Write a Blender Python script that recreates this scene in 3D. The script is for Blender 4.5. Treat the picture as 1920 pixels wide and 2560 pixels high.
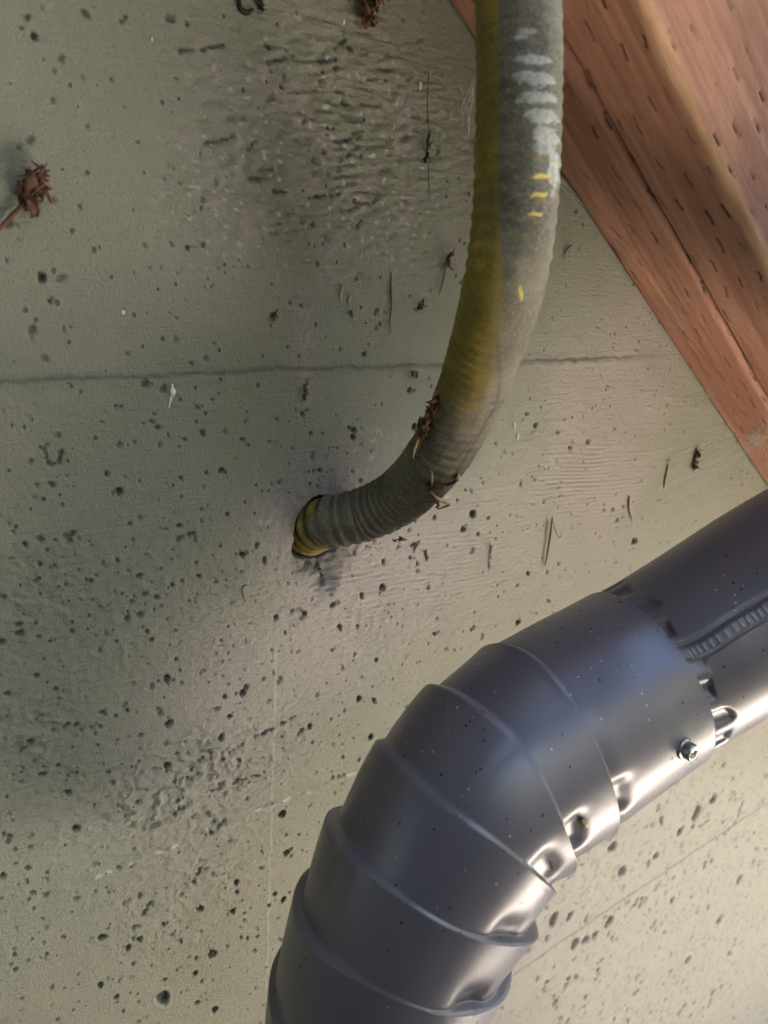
import bpy, math, random
import numpy as np
from mathutils import Vector, Matrix

for o in list(bpy.data.objects):
    bpy.data.objects.remove(o, do_unlink=True)
SC = bpy.context.scene
COL = SC.collection

# ------------------------------------------------------------------ camera
# wall front face = plane y = 0, room side is -y, z up, ground at z = 0
CAM = np.array([0.0, -0.26, 1.10])
F_PX = 1900.0                                   # focal length in photo pixels (1920 x 2560)
H_ = np.array([2740.0, 480.0, -1900.0]); H_ /= np.linalg.norm(H_)
_uz = 0.35
U_ = np.array([(-H_[1] - H_[2]*_uz)/H_[0], 1.0, _uz]); U_ /= np.linalg.norm(U_)
N_ = np.cross(H_, U_)
R_ = np.array([H_, -N_, U_])                    # camera coords -> world
cam_d = bpy.data.cameras.new('camera'); cam = bpy.data.objects.new('camera', cam_d); COL.objects.link(cam)
m4 = Matrix([[*R_[0], CAM[0]], [*R_[1], CAM[1]], [*R_[2], CAM[2]], [0, 0, 0, 1]])
cam.matrix_world = m4
cam_d.sensor_fit = 'VERTICAL'; cam_d.sensor_height = 36.0; cam_d.lens = 36.0*F_PX/2560.0
cam_d.clip_start = 0.01; cam_d.clip_end = 400.0
cam_d.dof.use_dof = True; cam_d.dof.focus_distance = 0.31; cam_d.dof.aperture_fstop = 17.0
SC.camera = cam

# ------------------------------------------------------------------ light
SUN_DIR = np.array([-0.32, 0.08, 0.93]); SUN_DIR /= np.linalg.norm(SUN_DIR)     # towards the sun
W = bpy.data.worlds.new('World'); SC.world = W; W.use_nodes = True
wn = W.node_tree.nodes; wl = W.node_tree.links; wn.clear()
sky = wn.new('ShaderNodeTexSky'); sky.sky_type = 'NISHITA'; sky.sun_disc = False
sky.sun_elevation = math.asin(SUN_DIR[2]); sky.sun_rotation = math.atan2(SUN_DIR[0], SUN_DIR[1])
bg = wn.new('ShaderNodeBackground'); bg.inputs['Strength'].default_value = 0.10
wo = wn.new('ShaderNodeOutputWorld')
wl.new(sky.outputs[0], bg.inputs[0]); wl.new(bg.outputs[0], wo.inputs[0])
sun_d = bpy.data.lights.new('sun', 'SUN'); sun = bpy.data.objects.new('sun', sun_d); COL.objects.link(sun)
sun_d.energy = 5.0; sun_d.angle = math.radians(0.53); sun_d.color = (1.0, 0.95, 0.88)
sun.location = (1, -1, 2)
sun.rotation_euler = Vector(SUN_DIR).to_track_quat('Z', 'Y').to_euler()
SC.view_settings.view_transform = 'Standard'; SC.view_settings.look = 'None'
SC.view_settings.exposure = 4.35; SC.view_settings.gamma = 1.0
SC.view_settings.use_curve_mapping = False

# ------------------------------------------------------------------ helpers
def pix(px, py, off=0.0):
    """point at distance off in front of the wall that the photo shows at (px, py)"""
    d = np.array([(px-960)/F_PX, (1280-py)/F_PX, -1.0])
    t = -(0.26-off)/(d @ N_)
    return CAM + R_ @ (d*t)

def proj(P):
    Q = (P-CAM) @ R_
    return 960 + F_PX*Q[..., 0]/-Q[..., 2], 1280 - F_PX*Q[..., 1]/-Q[..., 2]

def tag(o, label=None, cat=None, group=None, kind=None):
    if label: o['label'] = label
    if cat: o['category'] = cat
    if group: o['group'] = group
    if kind: o['kind'] = kind
    return o

def empty(name, loc, label, cat, group=None):
    o = bpy.data.objects.new(name, None); COL.objects.link(o); o.location = [float(v) for v in loc]
    o.empty_display_size = 0.02
    return tag(o, label, cat, group)

def link(name, me, mat, parent=None, smooth=True):
    o = bpy.data.objects.new(name, me); COL.objects.link(o)
    if mat: me.materials.append(mat)
    if smooth:
        me.polygons.foreach_set('use_smooth', np.ones(len(me.polygons), dtype=bool))
    if parent:
        o.parent = parent
        if parent.type == 'EMPTY':
            o.matrix_parent_inverse = Matrix.Translation(-Vector(parent.location))
    return o

def mesh_np(name, V, Fq):
    """V (n,3), Fq (m,4) or (m,3)"""
    me = bpy.data.meshes.new(name)
    V = np.ascontiguousarray(V, dtype=np.float32); Fq = np.ascontiguousarray(Fq, dtype=np.int32)
    k = Fq.shape[1]
    me.vertices.add(len(V)); me.vertices.foreach_set('co', V.ravel())
    me.loops.add(Fq.size); me.loops.foreach_set('vertex_index', Fq.ravel())
    me.polygons.add(len(Fq))
    me.polygons.foreach_set('loop_start', np.arange(0, Fq.size, k, dtype=np.int32))
    me.polygons.foreach_set('loop_total', np.full(len(Fq), k, dtype=np.int32))
    me.update(calc_edges=True)
    return me

def fattr(me, name, vals):
    a = me.attributes.new(name, 'FLOAT', 'POINT')
    a.data.foreach_set('value', np.ascontiguousarray(vals, dtype=np.float32).ravel())

def grid_faces(nu, nv, wrap_v=False, flip=False):
    i = np.arange(nu-1)[:, None]; jn = nv if wrap_v else nv-1
    j = np.arange(jn)[None, :]; j2 = (j+1) % nv
    a = i*nv+j; b = i*nv+j2; c = (i+1)*nv+j2; d = (i+1)*nv+j
    f = np.stack([a, b, c, d], -1).reshape(-1, 4)
    return f[:, ::-1] if flip else f

def noise2(x, y, seed=0):
    """smooth gradient noise, about -1..1"""
    rs = np.random.RandomState(seed); perm = rs.permutation(512); ang = rs.rand(512)*2*np.pi
    gx, gy = np.cos(ang), np.sin(ang)
    xi = np.floor(x).astype(np.int64); yi = np.floor(y).astype(np.int64)
    xf = x-xi; yf = y-yi
    u = xf*xf*xf*(xf*(xf*6-15)+10); v = yf*yf*yf*(yf*(yf*6-15)+10)
    def g(a, b, dx, dy):
        h = perm[(perm[a & 511] + b) & 511]
        return gx[h]*dx+gy[h]*dy
    n00 = g(xi, yi, xf, yf); n10 = g(xi+1, yi, xf-1, yf)
    n01 = g(xi, yi+1, xf, yf-1); n11 = g(xi+1, yi+1, xf-1, yf-1)
    return 1.5*((n00*(1-u)+n10*u)*(1-v)+(n01*(1-u)+n11*u)*v)

def fbm(x, y, seed=0, octv=3):
    s = 0; a = 1.0
    for k in range(octv):
        s = s + a*noise2(x*2**k, y*2**k, seed+k*7); a *= .5
    return s

def sstep(e0, e1, x):
    t = np.clip((x-e0)/(e1-e0), 0, 1); return t*t*(3-2*t)

def spline(pts, n):
    """Catmull-Rom through pts, resampled to n points evenly by length"""
    P = np.array(pts, float); P = np.vstack([2*P[0]-P[1], P, 2*P[-1]-P[-2]])
    out = []
    for i in range(1, len(P)-2):
        t = np.linspace(0, 1, 60, endpoint=False)[:, None]
        out.append(.5*((2*P[i])+(-P[i-1]+P[i+1])*t+(2*P[i-1]-5*P[i]+4*P[i+1]-P[i+2])*t**2+(-P[i-1]+3*P[i]-3*P[i+1]+P[i+2])*t**3))
    C = np.vstack(out+[P[-2][None]])
    s = np.r_[0, np.cumsum(np.linalg.norm(np.diff(C, axis=0), axis=1))]
    q = np.linspace(0, s[-1], n)
    return np.stack([np.interp(q, s, C[:, k]) for k in range(3)], 1), q

def tangents(C):
    T = np.gradient(C, axis=0); return T/np.linalg.norm(T, axis=1)[:, None]

# ------------------------------------------------------------------ node helpers
class NT:
    def __init__(s, name):
        s.m = bpy.data.materials.new(name); s.m.use_nodes = True
        s.t = s.m.node_tree; s.n = s.t.nodes; s.l = s.t.links
        s.b = s.n['Principled BSDF']
    def node(s, typ, **kw):
        n = s.n.new(typ)
        for k, v in kw.items(): setattr(n, k, v)
        return n
    def put(s, sock, v):
        if isinstance(v, bpy.types.NodeSocket): s.l.new(v, sock)
        elif v is not None:
            if sock.type == 'RGBA' and len(v) == 3: v = (*v, 1)
            sock.default_value = v
    def math(s, op, a, b=None, c=None, clamp=False):
        n = s.node('ShaderNodeMath', operation=op, use_clamp=clamp)
        for i, v in enumerate((a, b, c)): s.put(n.inputs[i], v)
        return n.outputs[0]
    def mix(s, f, a, b, mode='MIX'):
        n = s.node('ShaderNodeMix', data_type='RGBA', blend_type=mode)
        s.put(n.inputs['Factor'], f); s.put(n.inputs[6], a); s.put(n.inputs[7], b)
        return n.outputs[2]
    def coord(s):
        return s.node('ShaderNodeTexCoord').outputs['Object']
    def mapping(s, v, scale=(1, 1, 1), rot=(0, 0, 0)):
        n = s.node('ShaderNodeMapping'); s.put(n.inputs[0], v); n.inputs['Scale'].default_value = scale; n.inputs['Rotation'].default_value = rot
        return n.outputs[0]
    def noise(s, v, scale, detail=3, rough=.55, dist=0):
        n = s.node('ShaderNodeTexNoise'); s.put(n.inputs['Vector'], v)
        n.inputs['Scale'].default_value = scale; n.inputs['Detail'].default_value = detail; n.inputs['Roughness'].default_value = rough; n.inputs['Distortion'].default_value = dist
        return n.outputs['Fac']
    def voro(s, v, scale, feature='F1', rnd=1.0, out='Distance'):
        n = s.node('ShaderNodeTexVoronoi', feature=feature); s.put(n.inputs['Vector'], v)
        n.inputs['Scale'].default_value = scale; n.inputs['Randomness'].default_value = rnd
        return n.outputs[out]
    def ramp(s, f, lo, hi, a=0.0, b=1.0):
        n = s.node('ShaderNodeMapRange', clamp=True); s.put(n.inputs[0], f)
        n.inputs[1].default_value = lo; n.inputs[2].default_value = hi; n.inputs[3].default_value = a; n.inputs[4].default_value = b
        return n.outputs[0]
    def attr(s, name):
        return s.node('ShaderNodeAttribute', attribute_name=name).outputs['Fac']
    def bump(s, h, dist, strength=1.0, nrm=None):
        n = s.node('ShaderNodeBump'); s.put(n.inputs['Height'], h); n.inputs['Distance'].default_value = dist; n.inputs['Strength'].default_value = strength
        if nrm: s.l.new(nrm, n.inputs['Normal'])
        return n.outputs[0]
    def fin(s, col, rough, nrm=None, **kw):
        s.put(s.b.inputs['Base Color'], col); s.put(s.b.inputs['Roughness'], rough)
        if nrm: s.l.new(nrm, s.b.inputs['Normal'])
        for k, v in kw.items(): s.put(s.b.inputs[k.replace('_', ' ')], v)
        return s.m

def simple_mat(name, col, rough=.8, var=.3, scale=200, **kw):
    t = NT(name); c = t.coord()
    n = t.noise(c, scale, 4)
    a = tuple(x*(1-var) for x in col); b = tuple(min(1, x*(1+var)) for x in col)
    return t.fin(t.mix(t.ramp(n, .3, .7), a, b), rough, t.bump(n, .0003), **kw)

def wall_material():
    t = NT('painted_concrete'); c = t.coord()
    big = t.noise(c, 7, 4); mid = t.noise(c, 45, 4); fine = t.noise(c, 900, 3); grit = t.noise(c, 2600, 2)
    base = t.mix(t.ramp(big, .35, .65), (.212, .224, .152), (.258, .256, .186))
    base = t.mix(t.ramp(mid, .35, .7, 0, .45), base, (.29, .275, .225))
    base = t.mix(t.ramp(fine, .35, .75, 0, .35), base, (.19, .185, .135))
    base = t.mix(t.attr('dust_and_bounce'), base, (.355, .292, .272))  # real dust and the painted bounce tint share this mauve
    base = t.mix(t.math('MULTIPLY', t.attr('speck'), .75), base, (.37, .355, .30))
    base = t.mix(t.attr('chip'), base, (.55, .55, .50))
    base = t.mix(t.attr('stain'), base, (.075, .09, .095))
    base = t.mix(t.attr('pit'), base, (.045, .048, .04))
    # pin holes too small for the mesh
    v = t.node('ShaderNodeTexVoronoi', feature='F1'); t.put(v.inputs['Vector'], t.mapping(c, (1, .02, .8))); v.inputs['Scale'].default_value = 330
    rc_ = t.node('ShaderNodeSeparateColor'); t.l.new(v.outputs['Color'], rc_.inputs[0])
    dens = t.math('ADD', t.ramp(t.noise(c, 18, 3), .42, .68, .03, .22), t.math('MULTIPLY', t.attr('speck'), .42))
    pin = t.math('MULTIPLY', t.ramp(t.math('SUBTRACT', v.outputs['Distance'], t.math('MULTIPLY', rc_.outputs[0], .26)), -.03, .03, 1, 0), t.math('LESS_THAN', rc_.outputs[1], dens))
    base = t.mix(t.math('MULTIPLY', pin, .8), base, (.05, .055, .045))
    streak = t.noise(t.mapping(c, (60, 60, 900)), 1, 3)
    fine = t.math('SUBTRACT', fine, t.math('MULTIPLY', pin, .9))
    h = t.math('ADD', t.math('MULTIPLY', fine, .5), t.math('ADD', t.math('MULTIPLY', grit, .22), t.math('MULTIPLY', streak, .35)))
    return t.fin(base, t.ramp(mid, .3, .7, .5, .68), t.bump(h, .0010, 1.0))

def wood_material():
    t = NT('treated_lumber'); c = t.coord()
    g = t.noise(t.mapping(c, (6, 60, 60)), 1, 5, .6, 1.2)
    g2 = t.noise(t.mapping(c, (14, 420, 420)), 1, 4)
    sp = t.noise(c, 30, 4); fuzz = t.noise(c, 1500, 3)
    b = t.mix(t.ramp(g, .35, .65), (.32, .130, .074), (.52, .265, .165))
    b = t.mix(t.ramp(g2, .4, .75, 0, .45), b, (.20, .078, .042))
    b = t.mix(t.ramp(sp, .52, .75, 0, .5), b, (.22, .12, .08))
    b = t.mix(t.attr('edge'), b, (.66, .42, .24))
    b = t.mix(t.math('MULTIPLY', t.attr('slit'), 1.45, clamp=True), b, (.055, .022, .015))
    h = t.math('ADD', t.math('MULTIPLY', g2, .6), t.math('MULTIPLY', fuzz, .5))
    return t.fin(b, .7, t.bump(h, .0005, .8))

def conduit_material():
    t = NT('painted_jacket'); c = t.coord()
    n = t.noise(c, 60, 4); f = t.noise(c, 900, 3)
    p = t.mix(t.ramp(n, .35, .65), (.095, .088, .054), (.165, .150, .100))
    p = t.mix(t.ramp(f, .45, .75, 0, .5), p, (.33, .29, .22))
    y = t.mix(t.ramp(n, .3, .7), (.20, .14, .010), (.36, .27, .035))
    y = t.mix(t.ramp(f, .4, .7, 0, .6), y, (.10, .072, .02))
    b = t.mix(t.attr('yellow'), p, y)
    b = t.mix(t.attr('pale_blotch'), b, (.52, .53, .48))
    b = t.mix(t.attr('chip'), b, (.62, .50, .12))
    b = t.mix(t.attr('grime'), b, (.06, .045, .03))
    return t.fin(b, .68, t.bump(t.math('ADD', f, n), .0003, .8))

def spout_material():
    t = NT('coated_metal'); c = t.coord()
    n = t.noise(c, 40, 3); f = t.noise(c, 1500, 2)
    b = t.mix(.5, (.094, .089, .102), (.094, .089, .102))
    # dust grains and dirt specks lying on the coating
    v = t.node('ShaderNodeTexVoronoi', feature='F1'); t.put(v.inputs['Vector'], c); v.inputs['Scale'].default_value = 800
    rnd = t.node('ShaderNodeSeparateColor'); t.l.new(v.outputs['Color'], rnd.inputs[0])
    clus = t.ramp(t.noise(c, 26, 4), .50, .72, .02, .8)
    sz = t.math('MULTIPLY', t.math('POWER', rnd.outputs[0], 7.0), .40)
    white = t.math('MULTIPLY', t.math('LESS_THAN', v.outputs['Distance'], sz), t.math('LESS_THAN', rnd.outputs[1], clus))
    v2 = t.node('ShaderNodeTexVoronoi', feature='F1'); t.put(v2.inputs['Vector'], c); v2.inputs['Scale'].default_value = 650
    r2 = t.node('ShaderNodeSeparateColor'); t.l.new(v2.outputs['Color'], r2.inputs[0])
    black = t.math('MULTIPLY', t.math('LESS_THAN', r2.outputs[1], t.math('ADD', clus, .12)), 1.0)
    black = t.math('MULTIPLY', black, t.math('LESS_THAN', v2.outputs['Distance'], t.math('MULTIPLY', t.math('POWER', r2.outputs[0], 8.0), .42)))
    b = t.mix(t.math('MULTIPLY', white, .8), b, (.40, .40, .38))
    b = t.mix(black, b, (.02, .02, .02))
    rough = t.ramp(t.noise(c, 12, 1), .2, .8, .33, .38)
    rough = t.math('ADD', rough, t.math('MULTIPLY', t.math('ADD', white, black), .4))
    return t.fin(b, rough, t.bump(f, .00006, .6), IOR=1.7, Coat_Weight=.0)

M_WALL = wall_material(); M_WOOD = wood_material(); M_COND = conduit_material(); M_SPOUT = spout_material()
M_STEEL = NT('zinc_steel').fin((.30, .30, .31), .33, Metallic=1.0)
M_NEEDLE = simple_mat('dry_needle', (.13, .045, .022), .6, .5, 300)
M_STRAW = simple_mat('straw', (.42, .30, .14), .7, .4, 300)
M_HUSK = simple_mat('dry_husk', (.115, .052, .025), .7, .6, 350)
M_DARK = simple_mat('dark_debris', (.035, .028, .02), .8, .5, 350)
M_WEB = simple_mat('spider_silk', (.6, .6, .55), .6, .1, 200)
M_GREY = simple_mat('grey_mastic', (.07, .075, .085), .6, .3, 300)
M_FLECK = simple_mat('white_paint_fleck', (.62, .64, .60), .6, .1, 300)

# ------------------------------------------------------------------ ground and surroundings
def plane(name, x0, x1, y0, y1, z, mat):
    V = [(x0, y0, z), (x1, y0, z), (x1, y1, z), (x0, y1, z)]
    return link(name, mesh_np(name, np.array(V), np.array([[0, 1, 2, 3]])), mat, smooth=False)
t = NT('lawn'); c = t.coord()
M_LAWN = t.fin(t.mix(t.noise(c, 3, 5), (.030, .036, .018), (.05, .054, .028)), .9)
t = NT('pale_concrete'); c = t.coord()
M_PAVE = t.fin(t.mix(t.noise(c, 5, 5), (.70, .61, .54), (.80, .72, .65)), .85)
tag(plane('ground', -150, 150, -150, 150, 0.0, M_LAWN), kind='structure')
tag(plane('bounce_patch', .42, 1.60, -1.3, 0.02, 0.004, M_PAVE), kind='structure')  # pale slab added out of view, sized to bounce sunlight onto the wall

def box(name, x0, x1, y0, y1, z0, z1, mat, parent=None):
    V = np.array([(a, b, c) for a in (x0, x1) for b in (y0, y1) for c in (z0, z1)])
    me = mesh_np(name, V, np.array([[0, 1, 3, 2], [4, 6, 7, 5], [0, 4, 5, 1], [2, 3, 7, 6], [1, 5, 7, 3], [0, 2, 6, 4]]))
    o = link(name, me, mat, smooth=False)
    if parent: o.parent = parent
    return o
# pale building added out of view at right to bounce sunlight back
M_GREYWOOD = simple_mat('weathered_board', (.085, .085, .075), .85, .4, 30)
M_RENDER = simple_mat('pale_render', (.30, .285, .25), .9, .08, 4)
tag(box('added_house', 5.2, 11, -9, -.9, 0, 5.2, M_RENDER), 'added pale building, out of view to the right, bouncing sunlight', 'added_house')
# boards added overhead at left, out of view, to shade the ground
dk = empty('added_deck', (-4.2, 0, 2.2), 'added timber boards overhead, out of view, shading the ground and wall', 'added_deck')
b0 = box('added_deck_board', 0, 3.90, 0, .091, 0, .035, M_GREYWOOD, dk); b0.location = (0, -.095, 0)
for k in range(1, 30):
    b = b0.copy(); COL.objects.link(b); b.location = (0, -.095-k*.0965, 0)
for k in range(30, 36):
    b = b0.copy(); COL.objects.link(b); b.location = (0, -.095-k*.0965, 0)
# plank screens added out of view, cutting light from left and front
st_ = empty('light_screen', (-1.3, -1.4, 0), 'added grey plank screen, out of view, blocking light from left and front', 'added_screen')
p0 = box('plank', 0, .022, 0, .14, 0, 2.2, M_GREYWOOD, st_); p0.location = (0, .01, 0)
for k in range(1, 9):
    b = p0.copy(); COL.objects.link(b); b.location = (0, .01+k*.148, 0)
p1 = box('plank', 0, .14, 0, .022, 0, 2.2, M_GREYWOOD, st_); p1.location = (.01, -.025, 0)
for k in range(1, 20):
    b = p1.copy(); COL.objects.link(b); b.location = (.01+k*.148, -.025, 0)
hd = box('added_hedge_core', -12, 9, -9.5, -8, 0, 3.2, M_LAWN); tag(hd, 'added tall greenery, out of view, blocking low sky', 'added_hedge'); hd.name = 'added_hedge'  # unseen green mass, added to hold back low sky light
# ------------------------------------------------------------------ the wall
PITS = """84 87 13;305 53 7;278 197 7;312 269 4;357 279 4;431 281 3;344 356 6;500 383 5;179 577 6;469 620 8;375 669 4;401 667 4;334 682 3;319 711 3;544 669 3;564 683 3;596 649 4;585 667 3;104 694 15;684 790 10;786 616 4;366 782 4;425 781 4;441 795 4;177 817 4;406 848 5;410 448 4;907 261 4;456 550 3;566 443 3;124 752 8;434 421 3;155 693 4;
36 903 4;289 1016 6;384 1034 4;420 1087 4;535 1029 3;505 1016 3;266 1184 8;347 1178 3;297 1229 10;166 1190 5;139 1191 3;91 1211 6;181 1215 3;451 1197 6;515 1181 6;554 1177 9;570 1191 3;612 1256 5;567 1286 7;446 1315 8;473 1336 7;503 1273 4;503 1301 4;525 1299 3;470 1304 3;517 1356 3;549 1365 4;530 1389 3;605 1387 9;661 1401 8;495 1439 6;347 1440 8;429 1462 5;539 1455 5;588 1423 3;591 1442 3;227 1450 7;285 1477 4;334 1491 4;334 1501 4;417 1487 3;472 1501 5;249 1515 3;319 1527 5;222 1351 4;61 1360 8;689 1545 8;585 1561 3;366 1578 5;377 1599 6;178 1578 6;124 1601 5;848 1567 8;892 1565 5;903 1488 7;954 1468 10;831 1512 8;761 1534 7;719 1457 5;702 1615 3;728 1630 3;746 1628 3;679 1625 4;417 1696 9;440 1647 5;369 1660 4;553 1601 4;90 1687 6;701 1696 5;684 1682 4;557 1689 4;939 1648 5;904 1693 4;9 1491 7;
700 1115 4;729 1120 4;782 1133 4;843 1120 5;834 1068 3;881 1093 9;873 1070 6;900 1201 5;799 1175 7;911 886 8;719 867 5;937 1012 3;953 1009 4;1024 976 8;1035 1068 12;1049 1051 6;1240 1109 4;1339 1063 7;1393 1080 6;1425 1119 7;1469 1104 6;1182 1285 11;1157 1323 8;1195 1334 5;1239 1346 4;1360 1253 5;1337 1198 4;1302 1210 5;1208 1207 4;1164 1224 4;1142 1250 4;1085 1293 6;1466 1172 4;1510 1275 4;1558 1265 5;1586 1352 9;1024 1393 5;957 1404 7;1085 1583 6;1294 1556 7;1321 1433 6;1070 1467 6;970 1529 4;1091 1545 4;1344 1533 4;1294 1463 4;1205 1588 4;1136 1625 4;1397 1410 4;1415 1424 4;1369 1430 5;
415 1700 6;421 1810 11;561 1742 6;606 1732 9;573 1790 6;551 1841 8;773 1814 6;780 1856 4;745 1835 4;926 1841 7;896 1746 8;933 1749 6;104 1933 9;143 1911 5;169 1979 8;317 1775 6;263 1784 4;75 1853 8;236 1832 4;321 1841 3;417 1914 11;188 2070 9;6 2189 8;116 2180 4;36 2122 5;38 2157 4;703 2034 9;715 2131 8;727 2121 4;727 2140 4;589 2203 6;590 2228 5;685 2234 5;707 2247 7;670 2261 5;579 2276 7;497 2269 8;601 2342 4;617 2344 4;345 2344 7;318 2366 7;252 2339 8;266 2318 4;528 2383 9;405 2493 15;486 2430 6;502 2451 4;535 2522 8;249 2459 7;288 2489 6;491 2503 5;36 2420 6;33 2383 5;25 2408 4;52 2492 5;410 2446 4;116 2382 4;105 2294 4;746 2085 4;664 2416 3;
1742 2033 14;1783 1998 10;1531 2117 14;1424 2294 9;1383 2300 13;1523 2306 13;1488 2339 9;1437 2361 13;1465 2351 10;1556 2179 12;1640 2140 9;1700 2080 9;1680 2250 8;1720 2400 9;1850 2200 10;1800 2300 9"""
LONG_PITS = [  # px, py, half length, half width, photo angle (deg, 0 = right, 90 = up)
    (1847, 2031, 34, 6, 70), (1765, 2162, 26, 6, 65), (1597, 2253, 22, 9, 55), (1496, 2425, 22, 6, 72), (1416, 2458, 20, 7, 70), (1367, 2466, 16, 8, 80),
    (1595, 2470, 20, 7, 60), (1832, 2367, 26, 7, 65), (1703, 2527, 24, 7, 55), (1777, 2494, 20, 7, 75), (1634, 2310, 20, 5, 60), (538, 2070, 26, 8, 50),
    (492, 2186, 24, 7, 58), (362, 2270, 28, 8, 58), (310, 2255, 12, 5, 50), (108, 1115, 12, 4, 20), (113, 1138, 20, 4, -75), (132, 1160, 20, 4, 5), (150, 1138, 20, 4, 75),
    (398, 1110, 8, 3, 80), (1225, 1390, 30, 3, 85), (470, 1935, 14, 5, 60), (500, 1895, 12, 4, 30), (620, 1945, 40, 4, 22), (545, 1965, 24, 5, 40), (450, 2020, 22, 5, 35),
    (660, 1830, 30, 5, 25), (720, 1800, 24, 4, 25), (590, 1870, 26, 4, 40), (300, 2015, 12, 4, -45), (55, 1870, 16, 4, 40), (95, 1790, 12, 6, 30), (560, 350, 24, 3, 15),
    (530, 120, 30, 4, 12), (630, 365, 20, 4, 50), (530, 355, 22, 3, 10), (690, 150, 26, 4, 22), (820, 150, 24, 3, 12), (850, 110, 20, 3, 35), (880, 380, 26, 4, 45),
    (870, 350, 34, 3, 8), (820, 490, 30, 4, 12), (870, 525, 24, 4, 14), (925, 505, 22, 4, 20), (660, 425, 24, 3, 5), (535, 450, 3, 14, 0), (700, 480, 20, 3, 5), (465, 125, 20, 3, 5),
    (900, 560, 12, 4, 60), (785, 570, 5, 12, 0), (940, 780, 12, 4, 60), (945, 815, 10, 4, 60), (1760, 2060, 16, 4, 40), (1810, 2085, 20, 4, 40), (1540, 1400, 10, 3, 90)]

HOLE = None
def build_wall():
    def spaced(a, b, s0, s1):
        n = max(2, int(round(2*(b-a)/(s0+s1)))); k = np.linspace(s0, s1, n); k *= (b-a)/k.sum()
        return a+np.r_[0, np.cumsum(k)]
    x = np.concatenate([np.linspace(-2.2, -.06, 30)[:-1], spaced(-.06, 0, .01, .0008)[:-1], spaced(0, .30, .00062, .00072)[:-1],
                        spaced(.30, .90, .0012, .0026)[:-1], spaced(.90, 1.1, .002, .02)[:-1], np.linspace(1.1, 4.5, 40)])
    z = np.concatenate([np.linspace(0, .08, 6)[:-1], spaced(.08, .18, .015, .0014)[:-1], spaced(.18, .75, .0018, .0010)[:-1], spaced(.75, 1.21, .0009, .00066)[:-1],
                        spaced(1.21, 1.3, .0008, .012)[:-1], np.linspace(1.3, 4.0, 20)])
    nx, nz = len(x), len(z)
    X, Z = np.meshgrid(x, z, indexing='ij')
    P = np.stack([X, np.zeros_like(X), Z], -1)
    px, py = proj(P)
    inview = (X > -.08) & (X < 1.05) & (Z > .1) & (Z < 1.3) & (px > -400) & (px < 2500) & (py > -400) & (py < 3000)
    px = np.where(inview, px, -9999.); py = np.where(inview, py, -9999.)
    mm = .001
    def blob(cx, cy, rx, ry, ang=0, soft=1.0):
        c, s = math.cos(math.radians(ang)), math.sin(math.radians(ang))
        dx, dy = px-cx, cy-py
        u = (dx*c+dy*s)/rx; v = (-dx*s+dy*c)/ry
        return np.exp(-(u*u+v*v)*1.2*soft)
    zr = Z-CAM[2]
    h = .5*fbm(X*9, Z*9, 1, 3)+.10*fbm(X*60, Z*60, 5, 3)
    # trowel and board drag, slightly off level
    zz = Z+.03*X
    drag = fbm(X*28, zz*330, 11, 3); drag2 = fbm(X*14+3, zz*520, 17, 2)
    h += .085*drag*(.4+fbm(X*12, Z*12, 21, 2).clip(0, 1)*1.2)
    # paint nibs
    st = noise2(X*420, Z*420, 31); rough_all = (.5+.6*fbm(X*14, Z*14, 41, 2)).clip(0, 1)
    h += .36*np.clip(st-.15, 0, 1)*rough_all
    # ripples of wood-float finish right of and under the pipe entry
    rip = blob(1010, 1460, 330, 130, -4)+.9*blob(1450, 1190, 160, 90, -2)+.6*blob(600, 1600, 200, 90, 8)+.5*blob(560, 1480, 120, 60)+.35*blob(1180, 1300, 200, 120)
    wob = .0014*fbm(X*22, Z*40, 51, 2)
    ph = (Z+.085*X+wob)*2*np.pi/.0024
    h += .55*rip.clip(0, 1)*np.sin(ph)*(.55+.45*noise2(X*35, Z*150, 53))
    # nibbly texture near the ripples
    near = (blob(900, 1480, 480, 260)+blob(250, 1550, 330, 260)+.7*blob(1420, 1120, 250, 180)).clip(0, 1)
    h += .50*near*np.clip(noise2(X*300, Z*330, 61), -.2, 1)
    # torn upper area: horizontal flaky tears
    torn = (blob(760, 330, 300, 330)+.8*blob(1000, 420, 170, 280)+.5*blob(600, 500, 200, 150)).clip(0, 1)
    tn = fbm(X*130+.6*noise2(X*90, Z*90, 70), (Z-.14*X)*430, 71, 2); tn2 = fbm(X*260, Z*620, 73, 2)
    h += torn*(.62*np.tanh(3.2*tn)+.35*tn2)
    crev = torn*sstep(.40, .62, -tn)*sstep(.0, .5, fbm(X*60, Z*120, 75, 2)+.15)
    h -= .8*crev
    # crusty lower left
    crust = (blob(480, 1930, 330, 110, 22)+.7*blob(110, 1830, 150, 140)+.55*blob(470, 2200, 280, 170, 40)+.5*blob(80, 1480, 160, 140)+.4*blob(330, 2060, 200, 80, 20)).clip(0, 1)
    cn = 1-np.abs(fbm(X*70+.5*noise2(X*60, Z*60, 80), Z*130+X*25, 81, 3))
    h += crust*(.55*np.clip(cn-.72, 0, .28)/.28*1.9+.5*noise2(X*330, Z*380, 85))
    crev2 = crust*sstep(.45, .7, -fbm(X*80, Z*150+X*35, 87, 3))
    h -= .5*crev2
    # lower right: coarse popped surface
    lr = sstep(1150, 1500, px)*sstep(1750, 2000, py)
    h += lr*.35*fbm(X*120, Z*120, 91, 2)
    # form joints
    def seam(z0, x0, x1, soft=.02):
        wv = z0+.0010*noise2(X*40, 0*X, 95)+.0005*noise2(X*220, 0*X, 96)
        return (Z-CAM[2]-wv), sstep(x0-soft, x0+soft, X)*(1-sstep(x1-soft, x1+soft, X))
    d1, m1 = seam(-.0475, -2, .36, .06); g1 = np.exp(-(d1/.00055)**2)*m1
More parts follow.
